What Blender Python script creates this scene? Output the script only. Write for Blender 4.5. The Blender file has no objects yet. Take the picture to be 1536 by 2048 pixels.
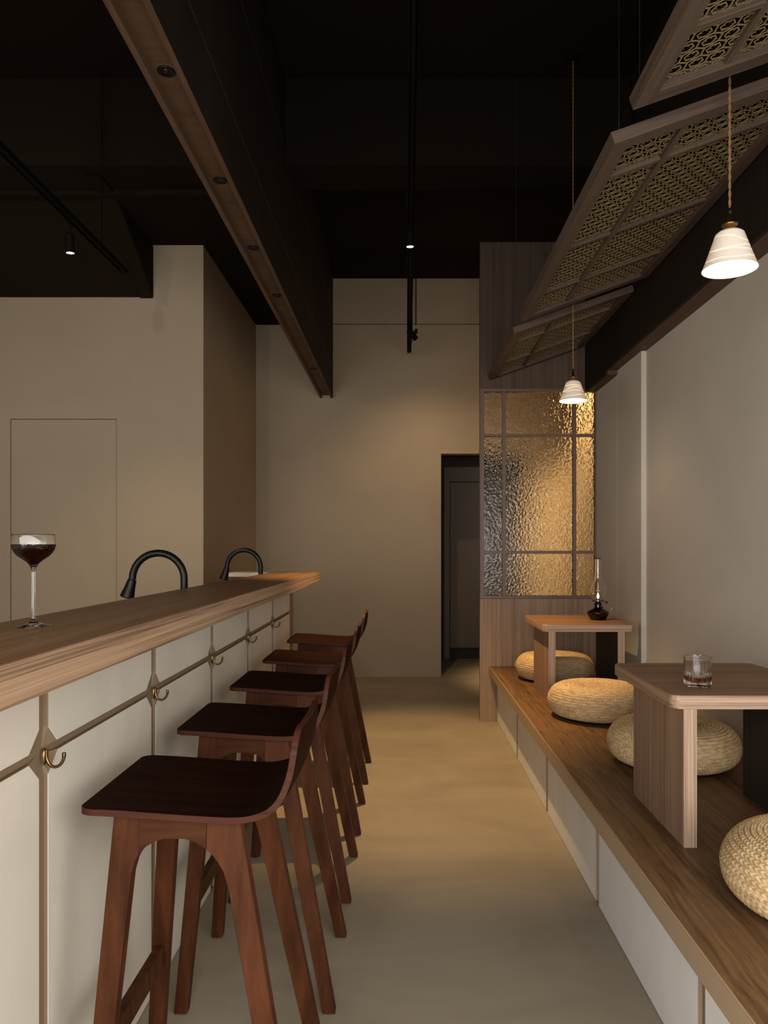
import bpy, bmesh, math, random
import numpy as np
from mathutils import Vector, Matrix
random.seed(4)
S = bpy.context.scene
COL = S.collection
PI = math.pi

# ------------------------------------------------------------------ camera
F = 1500.0                      # focal length in pixels of the 1536x2048 frame
EYE = 1.25
cd = bpy.data.cameras.new('camera'); cam = bpy.data.objects.new('camera', cd); COL.objects.link(cam)
cam.location = (0, 0, EYE); cam.rotation_euler = (PI/2, 0, 0)
cd.sensor_fit = 'AUTO'; cd.sensor_width = 36.0; cd.lens = 36.0*F/2048.0
cd.shift_x = -36.0/2048.0; cd.shift_y = 72.0/2048.0
cd.clip_start = 0.02; cd.clip_end = 60
S.camera = cam
# ------------------------------------------------------------------ world, daylight, exposure
w = bpy.data.worlds.new('world'); S.world = w; w.use_nodes = True
w.node_tree.nodes['Background'].inputs[0].default_value = (0.80, 0.90, 1.0, 1)
w.node_tree.nodes['Background'].inputs[1].default_value = 1.0
S.view_settings.view_transform = 'Standard'; S.view_settings.look = 'None'
S.view_settings.gamma = 1.0; S.view_settings.use_curve_mapping = False
S.view_settings.exposure = 0.0
try:
    S.cycles.use_denoising = True
    S.cycles.max_bounces = 10; S.cycles.transparent_max_bounces = 12
    S.cycles.caustics_refractive = True; S.cycles.caustics_reflective = False
    S.cycles.sample_clamp_indirect = 4.0
except Exception: pass

def lamp(name, kind, loc, energy, color, target=None, **kw):
    d = bpy.data.lights.new(name, kind); d.energy = energy; d.color = color
    for k, v in kw.items(): setattr(d, k, v)
    o = bpy.data.objects.new(name, d); COL.objects.link(o); o.location = loc
    if target is not None:
        o.rotation_euler = (Vector(target)-Vector(loc)).to_track_quat('-Z', 'Y').to_euler()
    return o
WARM = (1.0, 0.63, 0.28); WARM2 = (1.0, 0.70, 0.42)
# daylight falling in through the shop window behind the camera
lamp('daylight', 'AREA', (0.1, -0.90, 1.20), 262, (1.0, 0.95, 0.90), (0.1, 0, 0.60), shape='RECTANGLE', size=6.3, size_y=1.8)

# ------------------------------------------------------------------ materials
def mat(name):
    m = bpy.data.materials.new(name); m.use_nodes = True
    nt = m.node_tree; return m, nt, nt.nodes['Principled BSDF']
def N(nt, t, **kw):
    n = nt.nodes.new(t)
    for k, v in kw.items(): setattr(n, k, v)
    return n
def ramp(nt, fac, stops):
    r = N(nt, 'ShaderNodeValToRGB'); e = r.color_ramp.elements
    while len(e) < len(stops): e.new(0.5)
    for i, (p, c) in enumerate(stops): e[i].position = p; e[i].color = (*c, 1)
    nt.links.new(fac, r.inputs[0]); return r.outputs[0]
def simple(name, col, rough=0.5, metal=0.0, **kw):
    m, nt, b = mat(name)
    b.inputs['Base Color'].default_value = (*col, 1); b.inputs['Roughness'].default_value = rough
    b.inputs['Metallic'].default_value = metal
    for k, v in kw.items(): b.inputs[k].default_value = v
    return m
def scaled(c, k): return tuple(min(1, x*k) for x in c)
def wood(name, c_dark, c_light, axis, fine=90, rough=0.5, bump=0.25, cathedral=0.0, streak=5.0, spec=0.4, stretch=0.035, stops=(0.34, 0.5, 0.66), cscale=1.7):
    """axis = grain direction in object space"""
    m, nt, b = mat(name); L = nt.links
    tc = N(nt, 'ShaderNodeTexCoord')
    mp = N(nt, 'ShaderNodeMapping'); L.new(tc.outputs['Object'], mp.inputs[0])
    sc = [1.0, 1.0, 1.0]; sc['XYZ'.index(axis)] = stretch
    mp.inputs['Scale'].default_value = sc
    src = mp.outputs[0]
    if cathedral:
        n0 = N(nt, 'ShaderNodeTexNoise'); n0.inputs['Scale'].default_value = cscale; n0.inputs['Detail'].default_value = 2
        L.new(tc.outputs['Object'], n0.inputs[0])
        mx = N(nt, 'ShaderNodeMix', data_type='VECTOR'); mx.inputs[0].default_value = cathedral
        L.new(src, mx.inputs[4]); L.new(n0.outputs['Color'], mx.inputs[5]); src = mx.outputs[1]
    n1 = N(nt, 'ShaderNodeTexNoise'); n1.inputs['Scale'].default_value = fine; n1.inputs['Detail'].default_value = 5; n1.inputs['Roughness'].default_value = 0.65
    n2 = N(nt, 'ShaderNodeTexNoise'); n2.inputs['Scale'].default_value = streak; n2.inputs['Detail'].default_value = 4
    L.new(src, n1.inputs[0]); L.new(src, n2.inputs[0])
    mth = N(nt, 'ShaderNodeMath', operation='MULTIPLY_ADD'); mth.inputs[1].default_value = 0.6
    m2 = N(nt, 'ShaderNodeMath', operation='MULTIPLY'); m2.inputs[1].default_value = 0.4
    L.new(n2.outputs[0], m2.inputs[0]); L.new(n1.outputs[0], mth.inputs[0]); L.new(m2.outputs[0], mth.inputs[2])
    mid = tuple((a+c)/2 for a, c in zip(c_dark, c_light))
    col = ramp(nt, mth.outputs[0], [(stops[0], c_dark), (stops[1], mid), (stops[2], c_light)])
    L.new(col, b.inputs['Base Color'])
    bp = N(nt, 'ShaderNodeBump'); bp.inputs['Strength'].default_value = bump; bp.inputs['Distance'].default_value = 0.002
    L.new(n1.outputs[0], bp.inputs['Height']); L.new(bp.outputs[0], b.inputs['Normal'])
    b.inputs['Roughness'].default_value = rough; b.inputs['Specular IOR Level'].default_value = spec
    return m
def plaster(name, col, var=0.10, scale=2.2, bump=0.25, rough=0.85, stretch=(1, 1, 1)):
    m, nt, b = mat(name); L = nt.links
    tc = N(nt, 'ShaderNodeTexCoord'); mp = N(nt, 'ShaderNodeMapping'); mp.inputs['Scale'].default_value = stretch
    L.new(tc.outputs['Object'], mp.inputs[0])
    n1 = N(nt, 'ShaderNodeTexNoise'); n1.inputs['Scale'].default_value = scale; n1.inputs['Detail'].default_value = 7; n1.inputs['Roughness'].default_value = 0.6
    n1.inputs['Distortion'].default_value = 0.8
    L.new(mp.outputs[0], n1.inputs[0])
    c = ramp(nt, n1.outputs[0], [(0.3, scaled(col, 1-var)), (0.7, scaled(col, 1+var))])
    L.new(c, b.inputs['Base Color'])
    n2 = N(nt, 'ShaderNodeTexNoise'); n2.inputs['Scale'].default_value = scale*14; n2.inputs['Detail'].default_value = 5; n2.inputs['Distortion'].default_value = 1.5
    L.new(mp.outputs[0], n2.inputs[0])
    bp = N(nt, 'ShaderNodeBump'); bp.inputs['Strength'].default_value = bump; bp.inputs['Distance'].default_value = 0.004
    L.new(n2.outputs[0], bp.inputs['Height']); L.new(bp.outputs[0], b.inputs['Normal'])
    b.inputs['Roughness'].default_value = rough; b.inputs['Specular IOR Level'].default_value = 0.2
    return m
def glass(name, col=(1, 1, 1), rough=0.0, ior=1.45):
    return simple(name, col, rough, 0, **{'Transmission Weight': 1.0, 'IOR': ior})
def emit(name, col, strength):
    m = bpy.data.materials.new(name); m.use_nodes = True; nt = m.node_tree; nt.nodes.clear()
    e = N(nt, 'ShaderNodeEmission'); o = N(nt, 'ShaderNodeOutputMaterial')
    e.inputs[0].default_value = (*col, 1); e.inputs[1].default_value = strength
    nt.links.new(e.outputs[0], o.inputs[0]); return m

M_wall = plaster('dimmed_wall_plaster', (0.38, 0.305, 0.215), 0.05, 1.2, 0.08)  # wall plaster darkened in colour to stand in for weaker light
M_wallR = plaster('brightened_wall_plaster', (0.63, 0.58, 0.505), 0.05, 1.2, 0.08)  # right wall plaster lightened in colour in place of missing daylight
M_slab = plaster('trowelled_plaster', (0.68, 0.635, 0.55), 0.06, 3.0, 0.10, 0.7)
M_slab2 = plaster('trowelled_grey_plaster', (0.84, 0.83, 0.80), 0.05, 3.0, 0.10, 0.7)
M_tan = simple('tan_joint_paint', (0.23, 0.16, 0.10), 0.6)
M_tan2 = simple('pinkish_tan_joint_paint', (0.34, 0.235, 0.17), 0.6)
M_facet = simple('tan_facet_paint', (0.27, 0.20, 0.125), 0.6)
M_ceil = simple('dark_brown_ceiling_paint', (0.017, 0.0115, 0.0075), 0.95, **{'Specular IOR Level': 0.05})
M_floor = plaster('polished_cement', (0.30, 0.255, 0.19), 0.13, 1.4, 0.06, 0.5, (1, 2.2, 1))
M_walX = wood('walnut_laminate_x', (0.115, 0.053, 0.024), (0.30, 0.16, 0.075), 'X', 130, 0.45, 0.15, 0.01, 14, 0.25, 0.012)
M_walY = wood('walnut_laminate_y', (0.115, 0.053, 0.024), (0.30, 0.16, 0.075), 'Y', 130, 0.45, 0.15, 0.01, 14, 0.25, 0.012)
M_edgeX = wood('ash_edge_x', (0.16, 0.095, 0.06), (0.52, 0.37, 0.26), 'X', 330, 0.55, 0.4, 0.002, 60, 0.3, 0.006, (0.36, 0.46, 0.60), 1.5)
M_edgeY = wood('ash_edge_y', (0.14, 0.08, 0.047), (0.52, 0.345, 0.22), 'Y', 260, 0.55, 0.4, 0.008, 70, 0.3, 0.003, (0.38, 0.47, 0.62), 0.8)
M_edgeZ = wood('ash_edge_z', (0.16, 0.095, 0.06), (0.50, 0.36, 0.25), 'Z', 330, 0.55, 0.4, 0.002, 60, 0.3, 0.006, (0.36, 0.46, 0.60), 1.5)
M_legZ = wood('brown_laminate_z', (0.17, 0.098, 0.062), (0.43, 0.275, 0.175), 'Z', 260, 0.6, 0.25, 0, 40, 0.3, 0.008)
M_legD = wood('shaded_leg_laminate_z', (0.018, 0.013, 0.010), (0.045, 0.033, 0.025), 'Z', 200, 0.7, 0.2, 0, 30, 0.15, 0.01)  # right table legs: shade painted in as a near-black laminate
M_bench = wood('oak_floorboard', (0.048, 0.021, 0.008), (0.26, 0.145, 0.064), 'Y', 85, 0.45, 0.3, 0.05, 13, 0.2, 0.03, (0.33, 0.5, 0.68), 2.5)
M_fascia = simple('tan_fascia', (0.43, 0.31, 0.20), 0.5)
M_partZ = wood('grey_brown_laminate_z', (0.20, 0.128, 0.082), (0.43, 0.30, 0.21), 'Z', 230, 0.6, 0.25, 0, 30, 0.3, 0.008, (0.36, 0.5, 0.64))
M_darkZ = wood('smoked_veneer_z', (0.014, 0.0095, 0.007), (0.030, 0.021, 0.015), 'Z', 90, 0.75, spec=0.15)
M_darkZ2 = wood('shaded_laminate_z', (0.065, 0.043, 0.030), (0.145, 0.10, 0.072), 'Z', 230, 0.7, 0.2, 0, 30, 0.2, 0.008)  # partition laminate with the shadow on its upper part put into the colour
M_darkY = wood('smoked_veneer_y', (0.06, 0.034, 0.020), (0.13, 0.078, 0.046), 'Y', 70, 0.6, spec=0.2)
M_soffY = wood('walnut_soffit_y', (0.055, 0.033, 0.022), (0.12, 0.075, 0.05), 'Y', 80, 0.6, spec=0.2)
M_chanX = wood('smoked_veneer_cross', (0.07, 0.04, 0.022), (0.13, 0.078, 0.043), 'X', 30, 0.6, spec=0.2)
M_frame = simple('brown_frame_lacquer', (0.16, 0.095, 0.066), 0.45)
M_railY = wood('dark_oak_rail_y', (0.045, 0.029, 0.020), (0.165, 0.110, 0.078), 'Y', 200, 0.6, 0.5, stretch=0.012)
M_railX = wood('dark_oak_rail_x', (0.045, 0.029, 0.020), (0.165, 0.110, 0.078), 'X', 200, 0.6, 0.5, stretch=0.012)
M_fret = simple('antique_gold_fretwork', (0.24, 0.172, 0.078), 0.5)
M_fretback = simple('black_backing', (0.0012, 0.0015, 0.002), 0.9, **{'Specular IOR Level': 0.0})
M_stool = wood('stained_rubberwood', (0.012, 0.0035, 0.0014), (0.098, 0.031, 0.0105), 'Z', 38, 0.5, 0.15, 0.05, 9, 0.12, 0.12, (0.30, 0.5, 0.70))
M_stoolX = wood('stained_rubberwood_x', (0.012, 0.0035, 0.0014), (0.084, 0.0265, 0.009), 'X', 38, 0.5, 0.15, 0.05, 9, 0.12, 0.12, (0.30, 0.5, 0.70))
M_seat = wood('dark_stained_plywood', (0.007, 0.0024, 0.0013), (0.028, 0.0088, 0.0040), 'X', 40, 0.6, 0.1, spec=0.02)
M_ply = wood('plywood_edge', (0.020, 0.006, 0.0035), (0.092, 0.028, 0.015), 'X', 90, 0.55, 0.1, spec=0.15, stretch=0.02)
M_black = simple('matt_black_metal', (0.0035, 0.0035, 0.0035), 0.4, 0.0, **{'Specular IOR Level': 0.25})
M_blackrough = simple('matt_black_paint', (0.0025, 0.0022, 0.002), 0.7, **{'Specular IOR Level': 0.12})
M_brass = simple('aged_brass', (0.42, 0.25, 0.09), 0.28, 1.0)
M_brassd = simple('dark_antique_brass', (0.20, 0.115, 0.04), 0.3, 1.0)
M_brassh = simple('antique_brass_hook', (0.20, 0.125, 0.05), 0.33, 1.0)
M_steel = simple('steel_wire', (0.35, 0.33, 0.30), 0.35, 1.0)
M_glass = glass('clear_glass')
M_wine = simple('dark_red_wine', (0.020, 0.001, 0.0015), 0.02, 0, **{'Transmission Weight': 0.6, 'IOR': 1.34})
M_whisky = simple('amber_spirit', (0.50, 0.13, 0.02), 0.02, 0, **{'Transmission Weight': 1.0, 'IOR': 1.36})
M_door = plaster('grey_brown_door', (0.20, 0.165, 0.13), 0.04, 1.5, 0.05, 0.6)
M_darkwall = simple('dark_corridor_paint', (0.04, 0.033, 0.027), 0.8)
M_oil = simple('dark_lamp_oil_glass', (0.003, 0.0008, 0.0008), 0.06)
M_day = None

# ------------------------------------------------------------------ mesh helpers
class MB:
    def __init__(s): s.v = []; s.f = []
    def add(s, vs, fs):
        k = len(s.v); s.v += [tuple(p) for p in vs]; s.f += [tuple(i+k for i in f) for f in fs]; return s
    def box(s, x0, x1, y0, y1, z0, z1):
        return s.add([(x0,y0,z0),(x1,y0,z0),(x1,y1,z0),(x0,y1,z0),(x0,y0,z1),(x1,y0,z1),(x1,y1,z1),(x0,y1,z1)],
              [(0,3,2,1),(4,5,6,7),(0,1,5,4),(1,2,6,5),(2,3,7,6),(3,0,4,7)])
    def prism(s, poly, fn, a, b):
        """poly: 2-D outline; fn(p, q, t) -> 3-D point, t in (a, b)"""
        n = len(poly)
        vs = [fn(p[0], p[1], a) for p in poly] + [fn(p[0], p[1], b) for p in poly]
        fs = [tuple(range(n))[::-1], tuple(range(n, 2*n))] + [(i, (i+1) % n, n+(i+1) % n, n+i) for i in range(n)]
        return s.add(vs, fs)
    def lathe(s, prof, seg=48, c=(0, 0, 0), close=False):
        n = len(prof); vs = []; fs = []
        for i in range(seg):
            a = 2*PI*i/seg; ca, sa = math.cos(a), math.sin(a)
            for r, z in prof: vs.append((c[0]+r*ca, c[1]+r*sa, c[2]+z))
        for i in range(seg):
            j = (i+1) % seg
            for k in range(n-1 if not close else n):
                k2 = (k+1) % n
                fs.append((i*n+k, j*n+k, j*n+k2, i*n+k2))
        return s.add(vs, fs)
    def tube(s, path, rad, seg=12, caps=True):
        P = [Vector(p) for p in path]; n = len(P)
        R = rad if isinstance(rad, (list, tuple)) else [rad]*n
        T = [(P[min(i+1, n-1)]-P[max(i-1, 0)]).normalized() for i in range(n)]
        up = Vector((0, 0, 1)) if abs(T[0].z) < 0.9 else Vector((0, 1, 0))
        u = T[0].cross(up).normalized(); vs = []; fs = []
        for i in range(n):
            u = (u-T[i]*u.dot(T[i])).normalized(); v = T[i].cross(u)
            for k in range(seg):
                a = 2*PI*k/seg; vs.append(P[i]+(u*math.cos(a)+v*math.sin(a))*R[i])
        for i in range(n-1):
            for k in range(seg):
                k2 = (k+1) % seg; fs.append((i*seg+k, i*seg+k2, (i+1)*seg+k2, (i+1)*seg+k))
        if caps: fs.append(tuple(range(seg))[::-1]); fs.append(tuple(range((n-1)*seg, n*seg)))
        return s.add(vs, fs)
    def disc(s, r, z, seg=32, c=(0, 0)):
        return s.add([(c[0]+r*math.cos(2*PI*i/seg), c[1]+r*math.sin(2*PI*i/seg), z) for i in range(seg)], [tuple(range(seg))])
    def build(s, name, m, parent=None, bevel=0, seg=2, smooth=False, label=None, mats=None, fix=True, side=None, front=None):
        me = bpy.data.meshes.new(name); me.from_pydata(s.v, [], s.f); me.update()
        if fix:
            bm = bmesh.new(); bm.from_mesh(me); bmesh.ops.remove_doubles(bm, verts=bm.verts, dist=1e-6)
            bmesh.ops.recalc_face_normals(bm, faces=bm.faces); bm.to_mesh(me); bm.free()
        if smooth:
            me.polygons.foreach_set('use_smooth', [True]*len(me.polygons))
        me.materials.append(m)
        for x in (mats or []): me.materials.append(x)
        o = bpy.data.objects.new(name, me); COL.objects.link(o)
        if parent: o.parent = parent
        if bevel:
            md = o.modifiers.new('bevel', 'BEVEL'); md.width = bevel; md.segments = seg; md.limit_method = 'ANGLE'; md.angle_limit = 0.6
            md.harden_normals = False
        if front is not None:
            me.materials.append(front)
            for p in me.polygons:
                if p.normal.y < -0.5: p.material_index = 1
        if side is not None:
            me.materials.append(side)
            for p in me.polygons:
                if abs(p.normal.x) < 0.5: p.material_index = 1
        if smooth == 'angle' or (bevel and seg > 2):
            try: me.shade_smooth() if False else None
            except Exception: pass
        if label: o['label'] = label
        return o
def tag(o, label, cat, group=None, kind=None):
    o['label'] = label; o['category'] = cat
    if group: o['group'] = group
    if kind: o['kind'] = kind
    return o
def thing(name, label, cat, loc=(0, 0, 0), rot=(0, 0, 0), group=None):
    o = bpy.data.objects.new(name, None); COL.objects.link(o); o.empty_display_size = 0.1
    o.location = loc; o.rotation_euler = rot
    return tag(o, label, cat, group)
def struct(o): o['kind'] = 'structure'; return o
def dup(root, loc, label, name=None):
    r = root.copy(); COL.objects.link(r); r.location = loc; r['label'] = label
    for ch in list(root.children):
        c = ch.copy(); COL.objects.link(c); c.parent = r
        for g in list(ch.children):
            d = g.copy(); COL.objects.link(d); d.parent = c
    return r
def smooth_by_angle(o, ang=0.6):
    me = o.data; bm = bmesh.new(); bm.from_mesh(me)
    for e in bm.edges:
        e.smooth = not (len(e.link_faces) == 2 and e.calc_face_angle(0) > ang)
    for f in bm.faces: f.smooth = True
    bm.to_mesh(me); bm.free()
    return o

# ------------------------------------------------------------------ room shell
YB = 7.28                                  # back wall
CEIL = 3.95
struct(MB().box(-3.4, 3.6, -1.2, 10.2, -0.12, 0).build('floor', M_floor))
struct(MB().box(-3.4, 3.6, -1.2, YB+0.15, CEIL, CEIL+0.15).build('ceiling', M_ceil))
# back wall with its doorway (x 0.379 .. 1.15, z 0 .. 2.167)
DX0, DX1, DZ = 0.379, 1.15, 2.167
wb = MB().box(-1.417, DX0, YB, YB+0.14, 0, 3.418).box(DX1, 1.62, YB, YB+0.14, 0, 3.418).box(DX0, DX1, YB, YB+0.14, DZ, 3.418)
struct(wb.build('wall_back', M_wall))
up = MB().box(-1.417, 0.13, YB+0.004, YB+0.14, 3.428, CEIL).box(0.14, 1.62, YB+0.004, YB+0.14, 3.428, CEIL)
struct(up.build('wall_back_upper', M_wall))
struct(MB().box(0.128, 0.142, YB-0.002, YB+0.05, 3.424, CEIL).build('trim_1', M_darkwall))
struct(MB().box(DX0, DX1, YB-0.006, YB+0.002, DZ, DZ+0.012).build('trim_2', M_fascia))
# doorway reveal / corridor
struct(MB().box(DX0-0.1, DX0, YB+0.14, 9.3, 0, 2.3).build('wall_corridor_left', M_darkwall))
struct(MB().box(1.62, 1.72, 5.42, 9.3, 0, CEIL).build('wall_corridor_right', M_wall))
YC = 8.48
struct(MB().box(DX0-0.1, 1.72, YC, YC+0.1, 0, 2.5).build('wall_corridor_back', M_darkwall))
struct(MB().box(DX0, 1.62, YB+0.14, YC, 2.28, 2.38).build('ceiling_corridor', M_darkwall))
d2 = bpy.data.objects.new('door_2', None); COL.objects.link(d2); d2['kind'] = 'structure'; d2['label'] = 'grey brown flush door at the end of the dark corridor'
MB().box(0.475, 0.535, YC-0.03, YC, 0.0, 2.16).box(0.535, 1.35, YC-0.03, YC, 2.0, 2.16).build('door_frame', M_door, d2, 0.002)
MB().box(0.545, 1.34, YC-0.022, YC-0.004, 0.125, 1.99).build('door_leaf', M_door, d2, 0.002)
# kitchen side
XS = -1.417; YA = 5.35
DA0, DA1, DAZ = -2.79, -2.04, 2.167
wl = MB().box(-3.4, DA0-0.004, YA, YA+0.12, 0, 3.41).box(DA1+0.004, XS, YA, YA+0.12, 0, 3.41).box(DA0-0.004, DA1+0.004, YA, YA+0.12, DAZ+0.004, 3.41)
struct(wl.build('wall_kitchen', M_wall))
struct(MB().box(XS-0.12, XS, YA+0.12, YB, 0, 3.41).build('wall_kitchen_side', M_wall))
d1 = struct(MB().box(DA0, DA1, YA+0.003, YA+0.05, 0.01, DAZ).build('door_1', M_wall, None, 0.002)); 
d1['label'] = 'flush concealed door outlined by a thin groove in the left wall'
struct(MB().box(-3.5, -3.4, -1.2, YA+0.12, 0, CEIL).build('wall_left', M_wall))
# right wall: near part stands 3 cm further back than the far part
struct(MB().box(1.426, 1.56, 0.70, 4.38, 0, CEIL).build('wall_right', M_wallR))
struct(MB().box(3.5, 3.6, -1.2, 0.84, 0, CEIL).build('wall_entrance_right', M_wall))
struct(MB().box(1.56, 3.5, 0.70, 0.84, 0, CEIL).build('wall_entrance_back', M_wall))
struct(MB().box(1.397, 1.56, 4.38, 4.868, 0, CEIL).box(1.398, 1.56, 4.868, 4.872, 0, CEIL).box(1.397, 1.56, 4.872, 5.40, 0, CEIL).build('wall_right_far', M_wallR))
# shop front behind the camera with its window opening
wx0, wx1, wz0, wz1 = -3.1, 3.3, 0.25, 2.15
fr = MB().box(-3.4, wx0, -1.2, -1.05, 0, CEIL).box(wx1, 3.5, -1.2, -1.05, 0, CEIL).box(wx0, wx1, -1.2, -1.05, 0, wz0).box(wx0, wx1, -1.2, -1.05, wz1, CEIL)
struct(fr.build('wall_front', M_wall))
w1 = bpy.data.objects.new('window_1', None); COL.objects.link(w1); w1['kind'] = 'structure'
mb = MB()
for k in range(9):
    x = wx0+(wx1-wx0)*k/8; mb.box(x-0.04, x+0.04, -0.89, -0.84, wz0, wz1)
for z in (wz0, wz1): mb.box(wx0, wx1, -0.89, -0.84, z-0.03, z+0.03)
mb.build('window_frame', M_black, w1)

# dark cross beam, dropped boxes and the sloping slab
struct(MB().box(-3.4, -0.797, 4.31, 4.60, 3.45, CEIL).box(-0.668, 1.40, 4.31, 4.60, 3.45, CEIL).build('ceiling_cross_beam', M_ceil))
struct(MB().box(-3.4, -1.18, 4.60, YB, 3.415, CEIL).build('ceiling_dropped_box', M_ceil))
struct(MB().box(-1.18, -0.797, 6.98, YB, 3.866, CEIL).box(-0.668, 1.62, 6.98, YB, 3.866, CEIL).build('ceiling_back_beam', M_ceil))
sl = [(4.40, 3.45), (4.62, 3.44), (4.80, 3.36), (5.345, 3.037), (5.345, 3.41), (4.62, 3.46)]
sb = MB().prism(sl, lambda p, q, t: (t, p, q), -3.38, -1.87)
struct(sb.build('ceiling_sloping_slab', M_ceil))
sl2 = [(p, q-0.012) for p, q in sl]
struct(MB().prism(sl2, lambda p, q, t: (t, p, q), -1.869, -1.77).build('ceiling_slab_edge', M_ceil, None, 0.01))

# ------------------------------------------------------------------ long hanging timber beam over the bar
bx0, bx1, bz = -0.795, -0.670, 2.706
beam = thing('ceiling_beam', 'long dark wood box beam with recessed underside hanging above the bar', 'beam')
MB().box(bx0, bx0+0.02, -0.9, YB-0.003, bz, CEIL-0.002).build('side_board', M_darkY, beam)
for z0, z1 in [(bz, 2.9655), (2.9685, 3.5285), (3.5315, CEIL-0.002)]:
    MB().box(bx1-0.02, bx1, -0.9, YB-0.003, z0, z1).build('side_board', M_darkZ, beam)
M_glint = simple('painted_edge_glint', (0.10, 0.07, 0.05), 0.5)  # glint along the board bevels, painted as a lighter brown
for z in (2.967, 3.530):
    MB().box(bx1-0.010, bx1+0.0006, -0.9, YB-0.003, z-0.0015, z+0.0015).build('edge_strip', M_glint, beam)
MB().box(bx1-0.021, bx1-0.006, -0.9, YB-0.003, bz+0.05, CEIL-0.01).build('backing_board', M_blackrough, beam)
MB().box(bx0, bx0+0.02, -0.9, YB-0.003, bz-0.002, bz).box(bx1-0.02, bx1, -0.9, YB-0.003, bz-0.002, bz).build('bottom_edge', M_darkY, beam)
MB().box(bx0+0.02, bx1-0.021, -0.9, YB-0.003, bz+0.026, bz+0.04).build('channel_board', M_chanX, beam)
names = ['first black downlight in the beam underside, nearest the camera', 'second black downlight in the beam underside',
         'third black downlight in the beam underside, midway', 'fourth black downlight in the beam underside',
         'farthest small black downlight in the beam underside']
for lab, (px, py) in zip(names, [(324, 142), (434, 360), (504, 495), (554, 590), (627, 738)]):
    Yd = (bz+0.026-EYE)*F/(1096-py)
    t = thing('downlight', lab, 'downlight', (-0.733, Yd, bz+0.026), group='downlights in the ceiling beam')
    MB().lathe([(0.0, -0.001), (0.018, -0.001), (0.0245, -0.0045), (0.027, -0.003), (0.027, 0.0), (0.02, 0.0)], 32).build('trim_ring', M_black, t, smooth=True)
    MB().lathe([(0.0, -0.0055), (0.005, -0.005), (0.009, -0.003), (0.010, -0.001)], 20).build('lens', simple('dark_lens', (0.01, 0.01, 0.01), 0.05), t, smooth=True)

# ------------------------------------------------------------------ bar counter
PX = -0.697; BE = 4.81
bar = thing('bar_counter', 'long bar front of pale plaster panels with tan joints and brass hooks', 'bar counter')
MB().box(-0.80, PX-0.010, 0.30, BE, 0, 1.036).build('backing_board', M_tan, bar)
MB().box(PX-0.012, PX-0.001, 4.655, BE, 0, 1.036).build('end_post', M_tan, bar, 0.002)
gy = [1.459+0.6455*k for k in range(-1, 6)]        # vertical joint centres
HJ = 0.853; CH = 0.040
def slab(mb, y0, y1, z0, z1, cb0, cb1, ct0, ct1):
    p = []
    p += [(y0+cb0, z0), (y1-cb1, z0)] if (cb0 or cb1) else [(y0, z0), (y1, z0)]
    if cb1: p += [(y1, z0+cb1*0.95)]
    if ct1: p += [(y1, z1-ct1*0.95), (y1-ct1, z1)]
    else: p += [(y1, z1)]
    if ct0: p += [(y0+ct0, z1), (y0, z1-ct0*0.95)]
    else: p += [(y0, z1)]
    if cb0: p += [(y0, z0+cb0*0.95)]
    q = [p[0]]
    for a in p[1:]:
        if abs(a[0]-q[-1][0])+abs(a[1]-q[-1][1]) > 1e-6: q.append(a)
    return mb.prism(q, lambda a, b, t: (t, a, b), PX-0.0102, PX)
for k in range(len(gy)-1):
    y0 = gy[k]+0.018; y1 = gy[k+1]-0.018
    last = (k == len(gy)-2)
    if last: y1 = 4.652
    c1 = 0 if last else CH
    slab(MB(), y0, y1, HJ+0.009, 1.0355, CH, c1, 0, 0).build('plaster_panel', M_slab, bar, 0.0009, 1, side=M_tan)
    slab(MB(), y0, y1, 0.001, HJ-0.009, 0, 0, CH, c1).build('plaster_panel', M_slab, bar, 0.0009, 1, side=M_tan)
def facet_mesh(sy, sz):
    b0 = PX-0.0099; f0 = PX-0.0012
    A = (sy*0.0182, sz*(0.009+CH*0.95)); B = (sy*(0.018+CH), sz*0.0092); Cc = (sy*0.010, sz*0.005)
    v = [(f0, *A), (f0, *B), (b0, *A), (b0, *B), (b0, *Cc)]
    return MB().add(v, [(0, 1, 4), (0, 2, 3, 1), (0, 4, 2), (1, 3, 4), (2, 4, 3)])
for sy in (-1, 1):
    for sz in (-1, 1):
        fm = None
        for y in gy[1:6]:
            if fm is None: fm = fo = facet_mesh(sy, sz).build('corner_facet', M_facet, bar)
            else:
                fo = fm.copy(); COL.objects.link(fo); fo.parent = bar
            fo.location = (0, y, HJ)
def hook_mesh():
    m = MB()
    # oval back plate, rounded J arm
    m.lathe([(0.0, 0.0045), (0.006, 0.004), (0.0085, 0.002), (0.009, 0.0)], 20)
    v = [(z, x*0.75, y*1.9-0.008) for x, y, z in m.v]; m.v = v
    path = [(0.004, 0, 0.006), (0.0045, 0, -0.010), (0.009, 0, -0.021), (0.017, 0, -0.0275), (0.026, 0, -0.027), (0.034, 0, -0.020), (0.038, 0, -0.010), (0.0385, 0, 0.0)]
    P = []
    for i in range(len(path)-1):
        p0 = path[max(i-1, 0)]; p1 = path[i]; p2 = path[i+1]; p3 = path[min(i+2, len(path)-1)]
        for q in range(5):
            t = q/5
            P.append(tuple(0.5*((2*p1[j])+(-p0[j]+p2[j])*t+(2*p0[j]-5*p1[j]+4*p2[j]-p3[j])*t*t+(-p0[j]+3*p1[j]-3*p2[j]+p3[j])*t**3) for j in range(3)))
    P.append(path[-1]); n = len(P)
    m.tube(P, [0.0036-0.0006*math.sin(PI*i/(n-1))+(0.0005 if i > n-6 else 0)-(0.0012 if i == n-1 else 0) for i in range(n)], 12)
    return m
hm = None
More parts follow.
